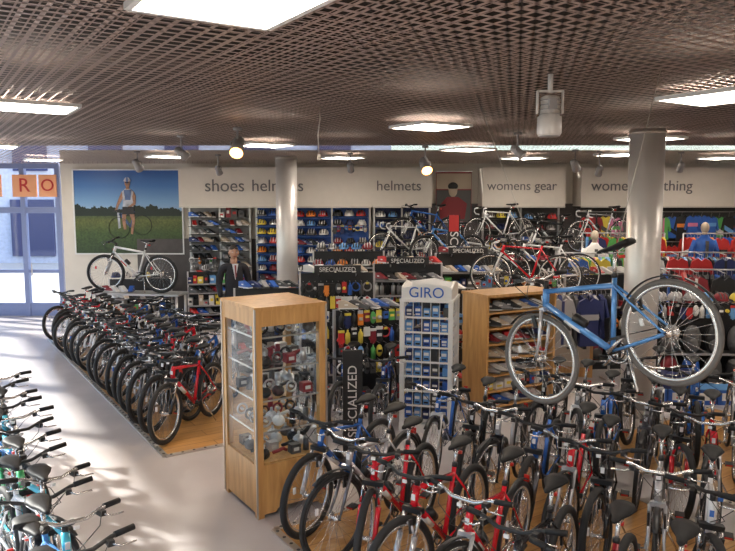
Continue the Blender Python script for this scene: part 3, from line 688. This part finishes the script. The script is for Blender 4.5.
mt=nt.nodes.new('ShaderNodeMix'); mt.data_type='RGBA'; mt.inputs['B'].default_value=(.008,.018,.012,1); L(an.outputs[0],mt.inputs['Factor']); L(cr.outputs[0],mt.inputs['A'])
n2=nt.nodes.new('ShaderNodeTexNoise'); n2.inputs['Scale'].default_value=26; n2.inputs['Detail'].default_value=8; L(tc.outputs['Object'],n2.inputs['Vector'])
gz=nt.nodes.new('ShaderNodeMath'); gz.operation='LESS_THAN'; gz.inputs[1].default_value=-.08; L(sx.outputs['Z'],gz.inputs[0])
g2=nt.nodes.new('ShaderNodeMath'); g2.operation='MULTIPLY'; g2.inputs[1].default_value=.9; L(gz.outputs[0],g2.inputs[0])
mx=nt.nodes.new('ShaderNodeMix'); mx.data_type='RGBA'; mx.blend_type='OVERLAY'; L(g2.outputs[0],mx.inputs['Factor']); L(mt.outputs['Result'],mx.inputs['A']); L(n2.outputs['Fac'],mx.inputs['B']); L(mx.outputs['Result'],bs.inputs['Base Color'])
b=MB(); W,H=2.46,1.9; b.box((0,0,0),(W,.03,H),0)
for s in(-1,1): b.box((s*W/2,-.005,0),(.03,.05,H+.03),1); b.box((0,-.005,s*H/2),(W,.05,.03),1)
def flat(pl,m,o=0): b.prism([(x*.85,z*.95+.08) for x,z in pl],-.02-o*.003,-.015,m)
def circ(cx,cz,rx,rz,n=16,a0=0,a1=2*math.pi): return [(cx+rx*math.cos(a0+(a1-a0)*i/n),cz+rz*math.sin(a0+(a1-a0)*i/n)) for i in range(n)]
MI=[mm,M_frame,mat('mural_skin',(.36,.19,.12),.5,noise=.35,nscale=12),mat('mural_white',(.42,.45,.52),.5,noise=.4,nscale=9),mat('mural_black',(.02,.02,.025),.5),mat('mural_blue',(.08,.14,.30),.5,noise=.3)]
b.torus((-.22,-.022,-.36),.24,.014,4,n=28,m=5,flat=.2)
b.torus((.30,-.02,-.30),.22,.012,4,n=28,m=5,flat=.2)
flat([(-.30,-.1),(-.24,-.1),(-.22,-.46),(-.28,-.48)],3,1); flat([(-.26,-.14),(-.2,-.1),(.08,-.42),(.03,-.46)],5,2); flat([(-.24,-.13),(.16,-.06),(.16,-.11),(-.24,-.18)],5,2); flat([(.12,-.06),(.17,-.06),(.08,-.44),(.03,-.44)],5,2)
flat([(-.02,0),(.15,0),(.17,-.30),(.1,-.62),(.05,-.6),(.09,-.30)],2,3); flat([(-.15,0),(-.03,0),(-.08,-.28),(-.07,-.50),(-.13,-.50),(-.17,-.28)],2,3)
flat([(-.15,.4),(-.06,.47),(.06,.47),(.16,.4),(.13,.15),(.15,-.05),(-.15,-.05),(-.13,.15)],3,4); flat([(-.15,.04),(.15,.04),(.16,-.14),(-.16,-.14)],4,5)
flat([(-.10,.44),(.10,.44),(.07,.2),(-.07,.2)],5,5)
flat([(-.15,.4),(-.21,.3),(-.30,.10),(-.36,-.06),(-.31,-.08),(-.25,.07),(-.13,.25)],2,5); flat([(.16,.4),(.21,.3),(.20,.10),(-.0,-.02),(-.02,.03),(.14,.13),(.12,.28)],2,5)
flat([(-.42,-.05),(.02,.0),(.02,-.03),(-.42,-.085)],4,6)
flat([(-.045,.45),(.045,.45),(.035,.55),(-.035,.55)],2,5); flat(circ(0,.6,.068,.095),2,6); flat(circ(0,.64,.09,.095,12,0,math.pi)+[(-.09,.64)],3,7); flat(circ(0,.66,.03,.08),5,8); flat(circ(0,.61,.055,.018),4,8)
b.obj('wall_mural',MI,(-5.42,YB-.05,2.41))
# ---------------- man ----------------
M_suit=mat('suit_cloth',(.02,.02,.028),.8,noise=.1,nscale=40); M_skin=mat('skin',(.55,.30,.20),.5,noise=.04,nscale=20); M_hair=mat('hair',(.03,.02,.015),.6); M_shirt=mat('shirt',(.7,.7,.75),.6)
man=bpy.data.objects.new('man_in_suit',None); COL.objects.link(man)
def skin(name,vs,es,rs,m,sub=2):
    me=bpy.data.meshes.new(name); me.from_pydata(vs,es,[]); me.materials.append(m); o=bpy.data.objects.new(name,me); COL.objects.link(o); o.parent=man
    md=o.modifiers.new('skin','SKIN'); md.use_smooth_shade=True; 
    for i,r in enumerate(rs): me.skin_vertices[0].data[i].radius=(r if isinstance(r,tuple) else (r,r))
    me.skin_vertices[0].data[0].use_root=True
    s=o.modifiers.new('sub','SUBSURF'); s.levels=sub; s.render_levels=sub; return o
vs=[(0,0,.98),(0,0,1.14),(0,0,1.34),(0,.01,1.5),(0,.01,1.57)]; rs=[(.16,.12),(.15,.11),(.18,.12),(.13,.10),.065]; es=[(0,1),(1,2),(2,3),(3,4)]
for s in(-1,1):
    k=len(vs); vs+=[(s*.19,.01,1.5),(s*.25,.04,1.24),(s*.235,-.06,1.0)]; rs+=[.075,.06,.045]; es+=[(3,k),(k,k+1),(k+1,k+2)]
    k=len(vs); vs+=[(s*.10,0,.9),(s*.115,-.02,.52),(s*.125,.02,.12),(s*.125,.01,.07)]; rs+=[.10,.075,.055,.05]; es+=[(0,k),(k,k+1),(k+1,k+2),(k+2,k+3)]
skin('suit',vs,es,rs,M_suit)
for s in(-1,1):
    w=Vector((s*.235,-.065,.98)); vs=[w,w+Vector((0,-.01,-.05)),w+Vector((0,-.012,-.085))]; es=[(0,1),(1,2)]; rs=[(.022,.026),(.02,.036),(.016,.036)]
    for j,(dy,l) in enumerate(((-.032,.068),(-.011,.078),(.011,.073),(.03,.058))):
        p=w+Vector((0,dy-.012,-.095)); k=len(vs); vs+=[p,p+Vector((-s*.006,0,-l*.5)),p+Vector((-s*.022,0,-l))]; rs+=[.0095,.009,.0075]; es+=[(2,k),(k,k+1),(k+1,k+2)]
    k=len(vs); p=w+Vector((-s*.004,-.04,-.04)); vs+=[p,p+Vector((-s*.01,-.02,-.035)),p+Vector((-s*.015,-.02,-.062))]; rs+=[.012,.011,.008]; es+=[(1,k),(k,k+1),(k+1,k+2)]
    skin('hand',vs,es,rs,M_skin,1)
b=MB()
def hf(q,p):
    q=q.copy()
    if p.z<0: q.x*=1+.32*p.z; q.y*=1+.12*p.z
    return q
hc=Vector((0,-.005,1.735))
b.ell(hc,(.077,.095,.118),0,nu=20,nv=14,fn=hf)
b.tube([(0,.01,1.54),(0,.005,1.65)],[.062,.055],0,n=12)
b.ell(hc+Vector((0,-.098,-.012)),(.013,.02,.026),0); b.ell(hc+Vector((0,-.085,-.055)),(.026,.01,.007),3)
for s in(-1,1):
    b.ell(hc+Vector((s*.03,-.085,.015)),(.012,.008,.007),2); b.ell(hc+Vector((s*.03,-.091,.015)),(.005,.004,.005),1); b.box(hc+Vector((s*.03,-.09,.035)),(.03,.01,.006),1)
    b.ell(hc+Vector((s*.078,.005,-.005)),(.01,.018,.03),0)
b.ell(hc+Vector((0,.012,.022)),(.084,.098,.112),1,nu=18,nv=8,z0=.3,z1=1); b.ell(hc+Vector((0,.035,.0)),(.08,.075,.10),1,nu=18,nv=8,z0=-.5,z1=1)
b.prism([(-.05,1.56),(.05,1.56),(.0,1.30)],-.135,-.10,2); b.prism([(-.014,1.54),(.014,1.54),(.018,1.36),(0,1.32)],-.142,-.13,3)
b.obj('head',[M_skin,M_hair,M_shirt,mat('tie',(.25,.05,.06),.5)],parent=man)
b=MB()
for s in(-1,1): b.ell((s*.125,-.05,.0),(.05,.14,.09),0,nu=12,nv=5,z0=0)
b.obj('shoes',[M_blk],parent=man)
man.location=(-2.28,11.9,0.0); man.rotation_euler=(0,0,.35); man.scale=(1.03,)*3
random.seed(44)
b=MB(); b.box((0,0,.5),(1.4,.5,1.0),P['white']); b.box((0,0,1.02),(1.5,.6,.04),P['ply']); b.box((0,-.26,.5),(1.3,.01,.8),P['silver']); b.box((.4,0,1.2),(.35,.04,.26),P['black']); b.cyl((.4,0,1.04),(.4,0,1.1),.03,P['black']); shelfrow(b,-.7,.1,0,1.04,'box')
b.obj('sales_counter',None,(-1.1,11.9,0),.1)
# ---------------- light ----------------
sun=bpy.data.lights.new('sun','SUN'); sun.energy=12; sun.angle=.04; sun.color=(1,.93,.83)
so=bpy.data.objects.new('sun',sun); COL.objects.link(so)
el=math.radians(28)
sd=Vector((.87,-.35,0)).normalized()*math.cos(el)-Vector((0,0,math.sin(el)))
so.rotation_euler=sd.to_track_quat('-Z','Y').to_euler()
w=bpy.data.worlds.new('world'); S.world=w; w.use_nodes=True; nt=w.node_tree
sk=nt.nodes.new('ShaderNodeTexSky'); sk.sky_type='NISHITA'; sk.sun_disc=False; sk.sun_elevation=el; sk.sun_rotation=2
nt.links.new(sk.outputs[0],nt.nodes['Background'].inputs[0]); nt.nodes['Background'].inputs[1].default_value=.33
S.view_settings.view_transform='Standard'; S.view_settings.exposure=.5
c=bpy.data.cameras.new('camera'); c.lens=36*700/735; c.sensor_width=36; co=bpy.data.objects.new('camera',c); COL.objects.link(co)
co.location=(0,0,2.68); co.rotation_euler=(math.pi/2-math.atan(75.5/700),0,0); S.camera=co
